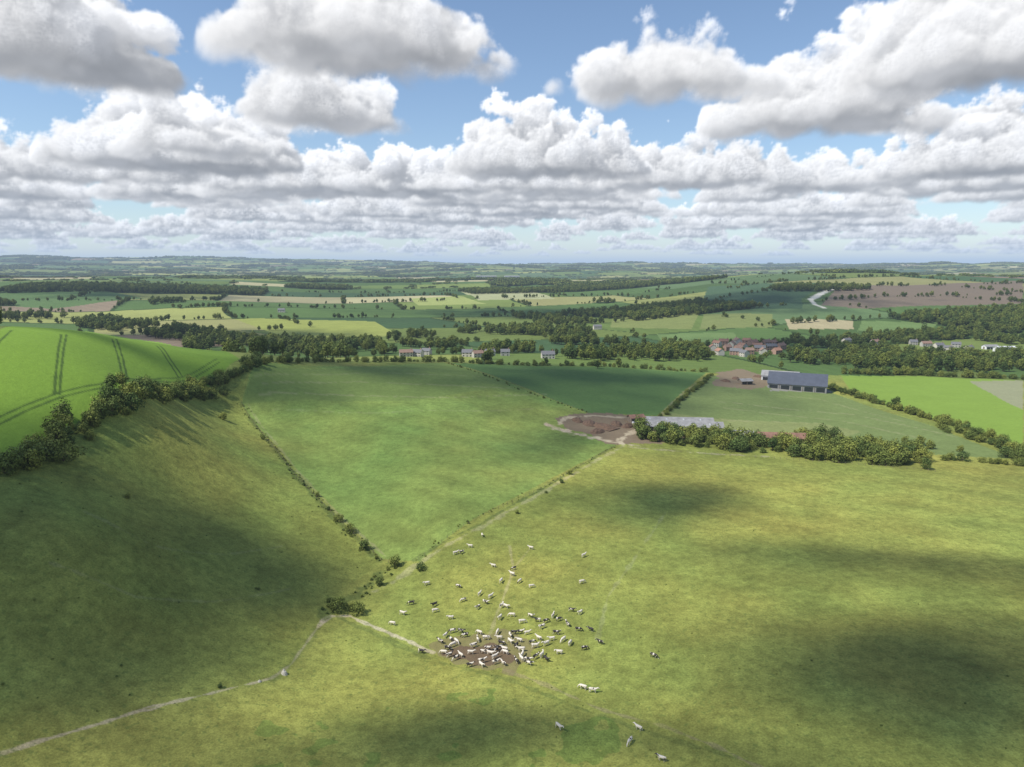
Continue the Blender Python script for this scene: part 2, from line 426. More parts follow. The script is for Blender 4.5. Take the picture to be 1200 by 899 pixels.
def scatter(name,P3,scl,rot,coll,nvar=None):
    P3=np.asarray(P3,np.float32)
    if len(P3)==0: return
    me=bpy.data.meshes.new(name);me.vertices.add(len(P3));me.vertices.foreach_set('co',P3.ravel())
    nv=len(coll.objects)
    a=me.attributes.new('idx','INT','POINT');a.data.foreach_set('value',rng.integers(0,nv,len(P3)).astype(np.int32))
    a=me.attributes.new('rot','FLOAT_VECTOR','POINT');a.data.foreach_set('vector',np.asarray(rot,np.float32).ravel())
    a=me.attributes.new('scl','FLOAT_VECTOR','POINT');a.data.foreach_set('vector',np.asarray(scl,np.float32).ravel())
    o=bpy.data.objects.new(name,me);scene.collection.objects.link(o)
    if coll.name not in GN: GN[coll.name]=gn_instancer(coll)
    md=o.modifiers.new('scatter','NODES');md.node_group=GN[coll.name];return o
def scat_xy(name,XY,smin,smax,coll,rz=None,zoff=-.2):
    XY=np.asarray(XY,float)
    if len(XY)==0: return
    z=Hgt(XY[:,0],XY[:,1])+zoff;s=rng.uniform(smin,smax,len(XY))
    sc=np.c_[s*rng.uniform(.85,1.2,len(s)),s*rng.uniform(.85,1.2,len(s)),s*rng.uniform(.85,1.15,len(s))]
    rot=np.zeros((len(s),3));rot[:,2]=rng.uniform(0,6.28,len(s)) if rz is None else rz
    return scatter(name,np.c_[XY,z],sc,rot,coll)
def along(px,sp,jit,world=False):
    pl=px if world else S(px);out=[]
    for a,b in zip(pl[:-1],pl[1:]):
        L=np.linalg.norm(b-a);k=max(1,int(L/sp))
        for q in range(k): out.append(a+(b-a)*(q+rng.uniform(0,1))/k+rng.normal(size=2)*jit)
    return np.array(out)
def area(px,sp,world=False):
    poly=px if world else S(px);lo=poly.min(0);hi=poly.max(0);k=int((hi-lo)[0]*(hi-lo)[1]/sp**2);k=min(k,60000)
    q=rng.uniform(lo,hi,(k,2));return q[inpoly(q[:,0],q[:,1],poly)]

# ------------------------------------------------------------ countryside trees
HOUSES=[(843,416),(852,411),(862,416),(870,409),(878,415),(887,409),(894,415),(903,410),(910,415),(857,407),(882,405),(898,405),(872,418),(848,404),(915,409),(835,411),(865,412),(890,412),(840,406),(906,405),(875,403),(864,403)]
COTT=[(476,418),(488,418),(500,416),(548,418),(560,419),(574,417),(592,417),(642,420),(1085,406),(1100,408),(1120,407),(1135,411),(1025,404),(992,402),(1070,404),(1110,411)]
hxy=S(HOUSES+COTT)
def clear(q,dmin=9):
    k=np.ones(len(q),bool)
    for h in hxy:
        v=h/np.linalg.norm(h);t=(q-h)@v;s=np.abs((q-h)@np.array([v[1],-v[0]]))
        k&=~((t<8)&(t>-45)&(s<dmin))
    return q[k]
def cand(d0,d1,per):
    k=int(.5*1.56*(d1*d1-d0*d0)/per);d=np.sqrt(rng.uniform(d0*d0,d1*d1,k));a=rng.uniform(-.78,.78,k)
    return d*np.sin(a),d*np.cos(a)
x,y=cand(380,2600,85);ok=~inpoly(x,y,nearpoly);x,y=x[ok],y[ok]
i,j,ed=cells(x,y);w=woodcell(i,j,x,y);hd=(ed<5)&(_h(i,j,61)<.85)&(fbm(x/60,y/60,62,2)>-.2)
scat_xy('woodland',clear(np.c_[x[w],y[w]]),.75,1.25,TREES)
scat_xy('hedgerow_trees',clear(np.c_[x[hd&~w],y[hd&~w]]),.3,.95,TREES)
for d0,d1,per,s in((2600,7000,750,1.0),(7000,14500,3200,1.7)):
    x,y=cand(d0,d1,per);i,j,ed=cells(x,y);w=woodcell(i,j,x,y);hd=(ed<9*s)&(_h(i,j,61)<.85)&(rng.uniform(size=len(x))<.8)
    scat_xy('distant_woodland',np.c_[x[w],y[w]],.9*s,1.4*s,CLUMP)
    q=hd&~w;scat_xy('distant_hedgerows',np.c_[x[q],y[q]],.5*s,.9*s,CLUMP,rz=np.where(rng.uniform(size=q.sum())<.5,.32,.32+1.57))
belts=[[(0,366),(120,374),(290,398),(440,403),(470,413),(300,415),(200,399),(100,385),(0,381)],
 [(440,396),(560,388),(700,374),(722,384),(690,402),(830,410),(832,424),(700,424),(620,416),(480,408)],
 [(915,402),(1060,394),(1199,398),(1199,404),(1060,404),(1080,414),(1199,418),(1199,436),(1000,434),(915,424)],
 [(170,352),(260,358),(240,364),(180,360)],[(600,372),(700,366),(712,372),(620,380)],[(1000,392),(1199,384),(1199,394),(1010,400)]]
for bl in belts:
    q=area(bl,10);q=q[fbm(q[:,0]/80,q[:,1]/80,63,2)>-.06];scat_xy('tree_belt',clear(q),.55,1.2,TREES)
scat_xy('village_trees',clear(area([(830,402),(920,402),(922,420),(832,420)],12),6),.35,.75,TREES)
# near hedges
scat_xy('hedgerow',np.vstack([along([(-12,566),(0,560),(40,542),(72,518),(105,494),(150,476),(200,463),(250,450),(288,434),(303,424)],2.3,2.0)]),.5,1.75,BUSH)
scat_xy('hedgerow',along([(120,480),(200,458),(262,440)],8,2.4),1.2,1.8,BUSH)
q=area([(745,504),(830,510),(870,517),(905,520),(960,512),(1010,520),(1070,530),(1096,550),(1000,544),(900,533),(830,525),(752,519)],5.0);scat_xy('tree_belt',q,.6,2.1,BUSH)
scat_xy('hedgerow',along([(945,520),(1000,530),(1090,549)],5,3),1.0,2.2,BUSH)
scat_xy('hedgerow',along([(972,455),(1050,480),(1120,500),(1192,526)],2.6,1.4),.6,1.5,BUSH)
scat_xy('hedgerow',along([(1097,538),(1150,542),(1205,546)],3,1.2),.5,1.1,BUSH)
scat_xy('hedgerow',along([(775,490),(805,464),(835,440)],3,1),.4,1.0,BUSH)
scat_xy('hedgerow',along([(985,438),(1080,440),(1205,445)],3.4,1.6),.8,2.0,BUSH)
scat_xy('hedgerow',along([(524,426),(600,453),(690,484)],4,.8),.15,.4,BUSH)
scat_xy('hedgerow',along([(300,424),(410,424),(520,424),(700,429),(828,436)],4,1.8),.5,1.4,BUSH)
scat_xy('hedgerow',along([(1100,500),(1180,528),(1205,536)],3,2),.8,1.6,BUSH)
scat_xy('rough_grass_tufts',along([(283,472),(345,556),(398,612),(443,656)],1.2,1.3),.08,.22,BUSH)
scat_xy('rough_grass_tufts',along([(720,524),(630,575),(487,656)],1.8,.9),.06,.2,BUSH)
scat_xy('rough_grass_tufts',along([(380,720),(420,695),(447,672),(463,662)],1.0,1.5),.1,.3,BUSH)
q=area([(-10,580),(280,480),(440,660),(380,720),(330,790),(0,880)],9);scat_xy('thistle_tufts',q,.04,.13,BUSH)
q=area([(740,530),(1190,560),(1199,890),(200,895),(400,730)],10);scat_xy('thistle_tufts',q,.04,.11,BUSH)
def place(name,me,u,v,s,rz=None,sz=None):
    p=survey(u,v);o=bpy.data.objects.new(name,me);scene.collection.objects.link(o)
    o.location=(p[0],p[1],float(Hgt(p[0],p[1]))-.15);o.rotation_euler[2]=rng.uniform(0,6.28) if rz is None else rz
    o.scale=(s,s,s if sz is None else sz);return o
for u,v,s in [(308,515,.7),(337,545,.35),(356,569,.4),(372,582,.55),(385,598,.45),(397,611,.8),(410,624,.9),(427,644,.95),(441,655,.35),(463,664,1.0),(493,668,.7),
   (388,712,.9),(396,716,1.1),(420,719,.95),(412,715,.6),(445,686,.75),(332,538,.3),(548,612,.25),(606,602,.4),(640,578,.3),(658,566,.5),(668,556,.6),(300,690,.15),(262,492,1.0),(150,584,.45),(258,806,.3),(303,691,.2),
   (1078,522,1.4),(1090,526,1.2),(1125,530,1.0),(1178,536,1.5),(1192,540,1.6),(1060,520,1.1),(262,463,1.3),(240,470,1.0)]:
    place('hawthorn_bush',bush_me[int(rng.integers(3))],u,v,s)
for u,v,s in [(1049,479,.75),(1070,484,.4),(840,523,.55),(958,520,.6),(755,512,.55),(1010,530,.55),(905,528,.6),(985,462,.5),(700,432,.6),(725,430,.7),(640,428,.6)]:
    place('broadleaf_tree',tree_me[int(rng.integers(4))],u,v,s)

# ------------------------------------------------------------ buildings
def box(name,sx,sy,sz,loc,mat,par,rz=0,bev=0):
    x,y,z=sx/2,sy/2,sz/2
    V=[(a*x,b_*y,c*z) for c in(-1,1) for b_ in(-1,1) for a in(-1,1)]
    F=[(0,2,3,1),(4,5,7,6),(0,1,5,4),(2,6,7,3),(0,4,6,2),(1,3,7,5)]
    me=bpy.data.meshes.new(name);me.from_pydata(V,[],F);me.materials.append(mat)
    o=bpy.data.objects.new(name,me);scene.collection.objects.link(o);o.location=loc;o.parent=par;o.rotation_euler[2]=rz
    return o
def gable(name,L,Wd,h0,h1,ov,mat,par,solid=False,loc=(0,0,0)):
    x=L/2+ov;y=Wd/2+ov;t=.18;dz=ov*(h1-h0)/(Wd/2)
    if solid:
        x=L/2;y=Wd/2
        V=[(-x,-y,-1),(x,-y,-1),(x,y,-1),(-x,y,-1),(-x,-y,h0),(x,-y,h0),(x,y,h0),(-x,y,h0),(-x,0,h1-.05),(x,0,h1-.05)]
        F=[(0,3,2,1),(0,1,5,4),(2,3,7,6),(1,2,6,9,5),(3,0,4,8,7),(4,5,9,8),(6,7,8,9)]
    else:
        V=[(-x,-y,h0-dz),(x,-y,h0-dz),(x,0,h1),(-x,0,h1),(-x,y,h0-dz),(x,y,h0-dz)]
        V=V+[(a,b_,c+t) for a,b_,c in V]
        F=[(0,3,2,1),(3,4,5,2),(6,7,8,9),(9,8,11,10),(0,1,7,6),(4,10,11,5),(0,6,9,3),(3,9,10,4),(1,2,8,7),(2,5,11,8)]
    me=bpy.data.meshes.new(name);me.from_pydata(V,[],F);me.materials.append(mat)
    o=bpy.data.objects.new(name,me);scene.collection.objects.link(o);o.parent=par;o.location=loc;return o
TILE=simple('clay_tile',(.33,.18,.12),.85,.3,1.5);TILE2=simple('weathered_tile',(.25,.16,.12),.85,.3,1.5);SLATE=simple('slate',(.15,.15,.155),.7,.25,1.2);BRICK=simple('brick',(.38,.24,.18),.9,.2,2)
REND=simple('cream_render',(.55,.51,.44),.9,.1,1);GLASS=simple('window_glass',(.03,.035,.04),.15,.1);DOOR=simple('painted_door',(.10,.13,.10),.6)
TIN=simple('fibre_cement',(.27,.265,.26),.8,.3,.3);DARKTIN=simple('dark_sheet_roof',(.085,.095,.12),.5,.15,.3);RUST=simple('rusty_tin',(.24,.13,.09),.8,.4,.4)
WHITE=simple('white_sheet',(.72,.73,.74),.6,.08,.3);WOOD=simple('weathered_wood',(.20,.16,.12),.9,.3,1);CONC=simple('concrete',(.42,.40,.36),.9,.2,.8)
SKYL=simple('rooflight_sheet',(.40,.41,.41),.6,.1,.5)
def empty(name,u,v,rz,z=0):
    p=survey(u,v);e=bpy.data.objects.new(name,None);scene.collection.objects.link(e);e.location=(p[0],p[1],float(Hgt(p[0],p[1]))+z);e.rotation_euler[2]=rz;return e
def house(name,u,v,L,Wd,h,rz,roof,wall):
    e=empty(name,u,v,rz);rh=h+Wd*.38
    gable('walls',L,Wd,h,rh,0,wall,e,True);gable('roof',L,Wd,h,rh,.35,roof,e)
    box('chimney',.9,.7,1.8,(L*.38,0,rh+.5),BRICK,e)
    k=max(2,int(L/3.2))
    for sd in(-1,1):
        for q in range(k):
            X=-L/2+L*(q+.5)/k
            for zz in((1.4,3.9) if h>4 else (1.5,)):
                if zz<2 and q==k//2 and sd==-1: box('door',1.0,.08,2.1,(X,sd*(Wd/2+.03),1.05),DOOR,e)
                else: box('window',1.2,.08,1.15,(X,sd*(Wd/2+.03),zz),GLASS,e)
def shed(name,u,v,L,Wd,h,rz,roof,wall,bays=6,rise=.22,lights=False):
    e=empty(name,u,v,rz);rh=h+Wd*rise
    gable('walls',L,Wd,h,rh,0,wall,e,True);gable('roof',L,Wd,h,rh,.6,roof,e)
    for q in range(bays):
        X=-L/2+L*(q+.5)/bays
        box('bay_opening',L/bays*.72,.1,h*.72,(X,-(Wd/2+.04),h*.36),GLASS,e)
        if q: box('post',.3,.3,h*.95,(-L/2+L*q/bays,-(Wd/2+.2),h*.47),WOOD,e)
        if lights and q%2==0:
            y=Wd*.27;sl=math.atan(rise*2)
            for sg in(-1,1):
                o=box('rooflight',L/bays*.2,Wd*.2,.06,(X,sg*y,rh-(y)*rise*2+.26),SKYL,e);o.rotation_euler[0]=-sg*sl
    box('end_door',.1,Wd*.3,h*.8,(-L/2-.04,0,h*.4),WOOD,e)
for k,(u,v) in enumerate(HOUSES):
    house('brick_house',u,v,rng.uniform(9,15),rng.uniform(7,8.5),5.2,rng.uniform(-.7,.7)+(1.57 if k%3==0 else 0),(TILE,TILE2,SLATE,TILE,TILE2)[k%5],BRICK if k%3 else REND)
for k,(u,v) in enumerate(COTT):
    house('cottage',u,v,rng.uniform(9,14),rng.uniform(6.5,8),4.6,rng.uniform(-.5,.5),SLATE if k%4 else TILE2,REND if k%2 else CONC)
for k,(u,v) in enumerate([(700,386),(330,366),(770,372),(1150,375)]):
    house('farmhouse',u,v,14,8,5.2,rng.uniform(-.5,.5),SLATE,REND)
shed('white_workshop',1178,412,26,12,4.5,.1,WHITE,WHITE,5);shed('white_workshop',1160,409,18,9,4,.1,TIN,WHITE,3)
shed('white_warehouse',570,325,160,25,7,.1,TIN,WHITE,10);shed('white_warehouse',600,325,120,25,7,.1,TIN,WHITE,10)
shed('large_barn',934,455,44,26,5.0,-.42,DARKTIN,TIN,5,.30,False)
shed('white_barn',914,446,30,16,5.0,-.42,TIN,WHITE,4)
shed('cattle_shed',795,504,50,11,3.2,-.10,TIN,WOOD,10,.2,True)
shed('cattle_shed',795,498,40,9,3.0,-.10,TIN,CONC,8,.2,True)
shed('stone_shed',858,514,22,8,3.2,-.2,TIN,CONC,4)
shed('rusty_roofed_shed',918,518,30,9,3.4,-.12,RUST,WOOD,6)
shed('small_shed',745,494,9,6,3,.3,RUST,WOOD,2);shed('small_shed',873,450,10,7,3,.2,TIN,WOOD,2)
def heap(name,u,v,L,Wd,h,mat,k=24):
    V=[];Q=[]
    for a in range(k):
        for b_ in range(k):
            X=(a/(k-1)*2-1);Y=(b_/(k-1)*2-1);z=max(0,1-X*X-Y*Y)**.7*h*(1+.4*float(mnoise.noise(Vector((X*3+u,Y*3,0)))))-.1
            V.append((X*L/2,Y*Wd/2,z))
    for a in range(k-1):
        for b_ in range(k-1): Q.append((a*k+b_,(a+1)*k+b_,(a+1)*k+b_+1,a*k+b_+1))
    me=mesh_np(name,np.array(V),np.array(Q));me.materials.append(mat);place(name,me,u,v,1,rng.uniform(0,3))
MUCK=simple('muck',(.13,.08,.05),.95,.4,.8);CHALK=simple('chalk_stone',(.50,.46,.38),.95,.2,2)
for u,v,l in [(690,496,14),(706,500,18),(722,497,12),(700,506,12),(735,500,10),(676,493,10),(862,444,12),(876,446,12),(888,442,10),(850,447,10)]:
    heap('muck_heap',u,v,l,l*.6,2.0,MUCK)
heap('chalk_boulder',333,790,2.0,1.5,1.3,CHALK,14);heap('chalk_boulder',304,799,1.2,1.0,.7,CHALK,14)
def bale(u,v):
    me=bpy.data.meshes.new('wrapped_bale');k=14;V=[];F=[]
    for X,rr in((-.6,.5),(-.55,.6),(.55,.6),(.6,.5)):
        for q in range(k): V.append((X,rr*math.cos(6.2832*q/k),.6+rr*math.sin(6.2832*q/k)))
    for a in range(3):
        for q in range(k): F.append((a*k+q,a*k+(q+1)%k,(a+1)*k+(q+1)%k,(a+1)*k+q))
    F.append(tuple(range(k)));F.append(tuple(range(3*k,4*k)));me.from_pydata(V,[],F);me.materials.append(WHITE);place('wrapped_bale',me,u,v,1.1)
for u,v in [(742,496),(745,497),(748,497),(860,509),(865,509),(870,510),(752,500)]: bale(u,v)
# fences
def fence(px,sp=3.0,wires=True):
    pl=S(px);V=[];F=[]
    def bx(c,s,z0,z1):
        k=len(V)
        for z in(z0,z1):
            for a,b_ in((-1,-1),(1,-1),(1,1),(-1,1)): V.append((c[0]+a*s,c[1]+b_*s,z))
        F.extend([(k,k+1,k+5,k+4),(k+1,k+2,k+6,k+5),(k+2,k+3,k+7,k+6),(k+3,k,k+4,k+7),(k+4,k+5,k+6,k+7)])
    pp=[]
    for a,b_ in zip(pl[:-1],pl[1:]):
        k=max(1,int(np.linalg.norm(b_-a)/sp))
        for q in range(k): pp.append(a+(b_-a)*q/k)
    pp.append(pl[-1]);pp=np.array(pp);z=Hgt(pp[:,0],pp[:,1])
    for c,zz in zip(pp,z): bx(c,.05,zz-.3,zz+1.2)
    for q in range(len(pp)-1):
        for hh in(.45,.8,1.1):
            k=len(V);V.extend([(*pp[q],z[q]+hh),(*pp[q+1],z[q+1]+hh),(*pp[q+1],z[q+1]+hh+.02),(*pp[q],z[q]+hh+.02)]);F.append((k,k+1,k+2,k+3))
    me=bpy.data.meshes.new('wire_fence');me.from_pydata([tuple(map(float,a)) for a in V],[],F);me.materials.append(WOOD)
    o=bpy.data.objects.new('wire_fence',me);scene.collection.objects.link(o)
fence([(283,472),(345,556),(398,612),(447,657),(463,662)])
fence([(724,522),(630,576),(490,657)]);fence([(735,524),(900,537),(1096,553)]);fence([(524,426),(690,484)],5)

# ------------------------------------------------------------ cows
def cow_mesh(name,pose,seed):
    head={'stand':[(.98,0,1.42,.17),(1.22,0,1.58,.15),(1.36,0,1.50,.12),(1.62,0,1.30,.085)],
          'graze':[(1.02,0,1.02,.17),(1.28,0,.66,.13),(1.38,0,.45,.12),(1.50,0,.14,.08)],
          'turn':[(.98,.10,1.38,.17),(1.14,.30,1.50,.15),(1.20,.42,1.42,.12),(1.26,.66,1.24,.085)]}[pose]
    V=[(-.78,0,1.22,.29),(-.25,0,1.12,.36),(.40,0,1.10,.35),(.72,0,1.22,.25)]+head
    E=[(0,1),(1,2),(2,3),(3,4),(4,5),(5,6),(6,7)]
    def ch(root,l):
        p=root
        for q in l: V.append(q);E.append((p,len(V)-1));p=len(V)-1
    ch(0,[(-1.03,0,1.38,.07),(-1.14,0,1.05,.03),(-1.15,0,.70,.025),(-1.14,0,.52,.05)])
    st=.16 if pose!='graze' else .05
    for s,o in((1,st),(-1,-st)):
        ch(0,[(-.72,.20*s,.92,.19),(-.60+o*.5,.21*s,.74,.11),(-.84+o,.20*s,.47,.062),(-.80+o,.20*s,.12,.045),(-.74+o,.20*s,.035,.06)])
        ch(2,[(.52,.18*s,.82,.13),(.52-o*.7,.18*s,.43,.062),(.50-o,.18*s,.11,.045),(.56-o,.18*s,.035,.06)])
    ch(1,[(-.48,0,.74,.14)])
    p=np.array(head[1][:3]);
    ear=[( .02,.2,-.02),(.02,-.2,-.02)] if pose!='turn' else [(-.18,.05,-.02),(.18,-.08,-.02)]
    for e in ear: ch(5,[(p[0]+e[0],p[1]+e[1],p[2]+e[2],.035)])
    me=bpy.data.meshes.new(name+'_sk');me.from_pydata([v[:3] for v in V],E,[])
    o=bpy.data.objects.new(name+'_sk',me);scene.collection.objects.link(o)
    o.modifiers.new('skin','SKIN');sv=me.skin_vertices[0].data
    for k,v in enumerate(V): sv[k].radius=(v[3],v[3]);sv[k].use_root=(k==0)
    o.modifiers.new('sub','SUBSURF').levels=1
    dg=bpy.context.evaluated_depsgraph_get();dg.update()
    out=bpy.data.meshes.new_from_object(o.evaluated_get(dg));out.name=name
    bpy.data.objects.remove(o);out.materials.clear()
    out.polygons.foreach_set('use_smooth',np.ones(len(out.polygons),bool));return out
cm,nt,b=newmat('cow_hide')
tc=nd(nt,'ShaderNodeTexCoord').outputs['Object'];oi=nd(nt,'ShaderNodeObjectInfo')
ns=nd(nt,'ShaderNodeTexNoise');ns.noise_dimensions='4D';ns.inputs['Scale'].default_value=1.3;ns.inputs['Detail'].default_value=1.5
nt.links.new(tc,ns.inputs['Vector']);nt.links.new(math_n(nt,'MULTIPLY',oi.outputs['Random'],97.0),ns.inputs['W'])
th=mrange(nt,oi.outputs['Random'],0,1,.78,.38)
df=math_n(nt,'SUBTRACT',ns.outputs['Fac'],th);mk=mrange(nt,df,-.01,.01,0,1)
mc=nd(nt,'ShaderNodeMix',data_type='RGBA');nt.links.new(mk,mc.inputs[0]);mc.inputs[6].default_value=(.70,.63,.52,1);mc.inputs[7].default_value=(.035,.028,.025,1)
nt.links.new(mc.outputs[2],b.inputs['Base Color']);b.inputs['Roughness'].default_value=.7
cows=[cow_mesh('cow_standing','stand',1),cow_mesh('cow_grazing','graze',2),cow_mesh('cow_turning','turn',3)]
for m in cows: m.materials.append(cm)
herd=[(565,629),(541,649),(534,650),(551,642),(622,644),(684,653),(578,665),(602,668),(600,675),(500,686),(537,689),(587,683),(609,683),(623,689),(682,684),(562,698),(575,701),(543,705),(509,711),(482,709),(472,721),(510,718),(528,726),(530,742),(588,712),(593,713),(586,726),(560,714),(569,708),(600,723),(612,731),(622,724),(630,729),(610,743),(618,744),(635,737),(640,730),(648,724),(655,728),(665,734),(670,717),(680,720),(652,744),(692,740),(678,740),(703,755),(685,762),(668,756),(660,752),(640,757),(655,767),(628,772),(612,770),(605,759),(598,747),(585,750),(570,750),(560,752),(545,747),(535,754),(525,762),(520,767),(540,770),(552,767),(565,777),(580,772),(590,780),(605,777),(620,780),(635,770),(555,759),(572,762),(766,771),(683,808),(695,812),(655,855),(748,856),(738,872),(775,892),(583,743),(460,733),(494,766),(640,775)]
hp=[]
for u,v in herd: hp.append(survey(u,v))
k=0
while k<28:
    u=rng.normal(568,40);v=rng.normal(763,11)
    if not(508<u<655 and 742<v<786): continue
    p=survey(u,v)
    if min(np.hypot(*(p-q)) for q in hp)<1.5: k+=.05;continue
    hp.append(p);k+=1
for p in hp:
    me=cows[int(rng.choice([0,1,2],p=[.5,.3,.2]))]
    o=bpy.data.objects.new('cow',me);scene.collection.objects.link(o)
    s=rng.uniform(.86,1.0);o.scale=(s,s,s);o.location=(p[0],p[1],float(Hgt(p[0],p[1]))-.02);o.rotation_euler[2]=rng.choice([0,3.14])+rng.normal()*.75
print('cows',time.time()-T0)

# ------------------------------------------------------------ light
sl=bpy.data.lights.new('sun','SUN');sl.energy=5.0;sl.angle=math.radians(.53);sl.color=(1,.96,.89)
so=bpy.data.objects.new('sun',sl);scene.collection.objects.link(so);so.rotation_euler=Vector(-SUN).to_track_quat('-Z','Y').to_euler()
w=bpy.data.worlds.new('World');scene.world=w;w.use_nodes=True;nt=w.node_tree
sk=nt.nodes.new('ShaderNodeTexSky');sk.sky_type='NISHITA';sk.sun_disc=False;sk.sun_elevation=EL;sk.sun_rotation=AZ%(2*math.pi);sk.air_density=1.0;sk.dust_density=.1;sk.ozone_density=3.0
nt.links.new(sk.outputs[0],nt.nodes['Background'].inputs[0]);nt.nodes['Background'].inputs[1].default_value=.14
DEN=4.6e-5
hm=bpy.data.materials.new('haze');hm.use_nodes=True;nt=hm.node_tree;nt.nodes.clear()
va=nt.nodes.new('ShaderNodeVolumeAbsorption');va.inputs['Color'].default_value=(0,0,0,1);va.inputs['Density'].default_value=DEN
ve=nt.nodes.new('ShaderNodeEmission');ve.inputs[0].default_value=(.44,.575,.77,1);ve.inputs[1].default_value=DEN
va2=nt.nodes.new('ShaderNodeAddShader');nt.links.new(va.outputs[0],va2.inputs[0]);nt.links.new(ve.outputs[0],va2.inputs[1])
oo=nt.nodes.new('ShaderNodeOutputMaterial');nt.links.new(va2.outputs[0],oo.inputs['Volume'])
e=bpy.data.objects.new('haze',bpy.data.meshes.new('haze'));X=95000
e.data.from_pydata([(a*X,b_*X,c) for c in(-300,650) for b_ in(-1,1) for a in(-1,1)],[],[(0,2,3,1),(4,5,7,6),(0,1,5,4),(2,6,7,3),(0,4,6,2),(1,3,7,5)])
e.data.materials.append(hm);scene.collection.objects.link(e)

# ============================================================ SKY: cumulus marched through a 3-D density field, sun and shade baked as colour
G=128
def perlin3(cells_,seed):
    r=np.random.default_rng(seed);gr=r.normal(size=(cells_,cells_,cells_,3));gr/=np.linalg.norm(gr,axis=-1,keepdims=True)
    c=np.arange(G)*cells_/G;i0=c.astype(int)%cells_;f=(c-np.floor(c)).astype(np.float32);i1=(i0+1)%cells_
    u=f*f*f*(f*(f*6-15)+10);out=np.zeros((G,G,G),np.float32)
    for a in(0,1):
        for b in(0,1):
            for d in(0,1):
                g=gr[np.ix_((i0,i1)[a],(i0,i1)[b],(i0,i1)[d])]
                dot=g[...,0]*(f-a)[:,None,None]+g[...,1]*(f-b)[None,:,None]+g[...,2]*(f-d)[None,None,:]
                wx=(u if a else 1-u)[:,None,None];wy=(u if b else 1-u)[None,:,None];wz=(u if d else 1-u)[None,None,:]
                out+=(dot*wx*wy*wz).astype(np.float32)
    return out
NTf=((.58*np.abs(perlin3(8,1))+.29*np.abs(perlin3(16,2))+.16*np.abs(perlin3(32,3)))*2.2).ravel()
def samp(x,y,z,lam):
    k=G/(8*lam)
    x=x*k;y=y*k;z=z*k
    xi=np.floor(x);yi=np.floor(y);zi=np.floor(z);fx=(x-xi).astype(np.float32);fy=(y-yi).astype(np.float32);fz=(z-zi).astype(np.float32)
    xi=xi.astype(np.int32)&(G-1);yi=yi.astype(np.int32)&(G-1);zi=zi.astype(np.int32)&(G-1)
    x1=((xi+1)&(G-1))*(G*G);y1=((yi+1)&(G-1))*G;z1=(zi+1)&(G-1);xi=xi*(G*G);yi=yi*G
    a=NTf[xi+yi+zi]*(1-fz)+NTf[xi+yi+z1]*fz;b=NTf[xi+y1+zi]*(1-fz)+NTf[xi+y1+z1]*fz
    c=NTf[x1+yi+zi]*(1-fz)+NTf[x1+yi+z1]*fz;d=NTf[x1+y1+zi]*(1-fz)+NTf[x1+y1+z1]*fz
    return (a*(1-fy)+b*fy)*(1-fx)+(c*(1-fy)+d*fy)*fx
CB=1000.0
MA,MD=720,520
ma=np.linspace(-math.pi,math.pi,MA);md=np.exp(np.linspace(math.log(1500),math.log(75000),MD))
mxx=(md[:,None]*np.sin(ma)[None]);myy=(md[:,None]*np.cos(ma)[None])
HT=np.zeros((MD,MA),np.float32);HC=np.zeros((MD,MA),np.float32)
def addcloud(cx,cy,rx,ry,H,r):
    ang=math.atan2(cx,cy);nl=int(r.integers(4,8))
    for k in range(nl):
        ox=r.uniform(-.62,.62)*rx;oy=r.uniform(-.5,.5)*ry;s=r.uniform(.34,.56);hh=H*r.uniform(.5,1.05)*(1-.35*abs(ox/rx))
        if k==0: ox=oy=0;s=.72;hh=H*.7
        X=mxx-cx;Y=myy-cy;lx=X*math.cos(ang)-Y*math.sin(ang)-ox;ly=X*math.sin(ang)+Y*math.cos(ang)-oy
        q=1-(lx/(rx*s))**2-(ly/(ry*s*1.1))**2
        m=q>0
        h=hh*np.sqrt(np.where(m,q,0))
        HT[m]=np.maximum(HT[m],h[m]);HC[m]=np.maximum(HC[m],(H*np.minimum(1,q*3))[m])
big=[(-120,240,-90,100,1),(200,592,-70,82,2),(290,500,75,160,31),(30,330,105,205,4),(495,740,108,213,5),(655,900,10,120,6),(790,1075,40,160,61),(950,1330,-80,105,7),(1010,1280,112,213,8),
     (-80,90,190,236,9),(250,520,165,234,10),(690,900,165,228,11),(850,1060,175,232,12),(540,720,188,236,13),(90,290,190,240,14),(1100,1300,188,240,15),(150,330,120,190,16)]
for u0,u1,vt,vb,sd in big:
    r=np.random.default_rng(sd);rb=bearing((u0+u1)/2,vb-8);t=CB/rb[2]
    Wd=(u1-u0)/800*t;H=max(150,(vb-vt)/800*t);addcloud(rb[0]*t,rb[1]*t,Wd/2*1.12,min(max(Wd*.30,400),1000),H*1.12,r)
r=np.random.default_rng(5)
for k in range(250):
    d=math.exp(r.uniform(math.log(9500),math.log(72000)));a=r.uniform(-.85,.85);s=r.uniform(.6,1.5)
    addcloud(d*math.sin(a),d*math.cos(a),r.uniform(600,1500)*s,r.uniform(320,540)*s,r.uniform(450,850)*s**.5,r)
for k in range(120):
    d=math.exp(r.uniform(math.log(3000),math.log(60000)));a=r.uniform(.95,2*math.pi-.95);s=r.uniform(.8,2.)
    addcloud(d*math.sin(a),d*math.cos(a),r.uniform(600,1500)*s,r.uniform(500,1000)*s,r.uniform(300,600)*s**.5,r)
ld0=math.log(1500);lds=(MD-1)/(math.log(75000)-ld0)
HTf=HT.ravel();HCf=HC.ravel()
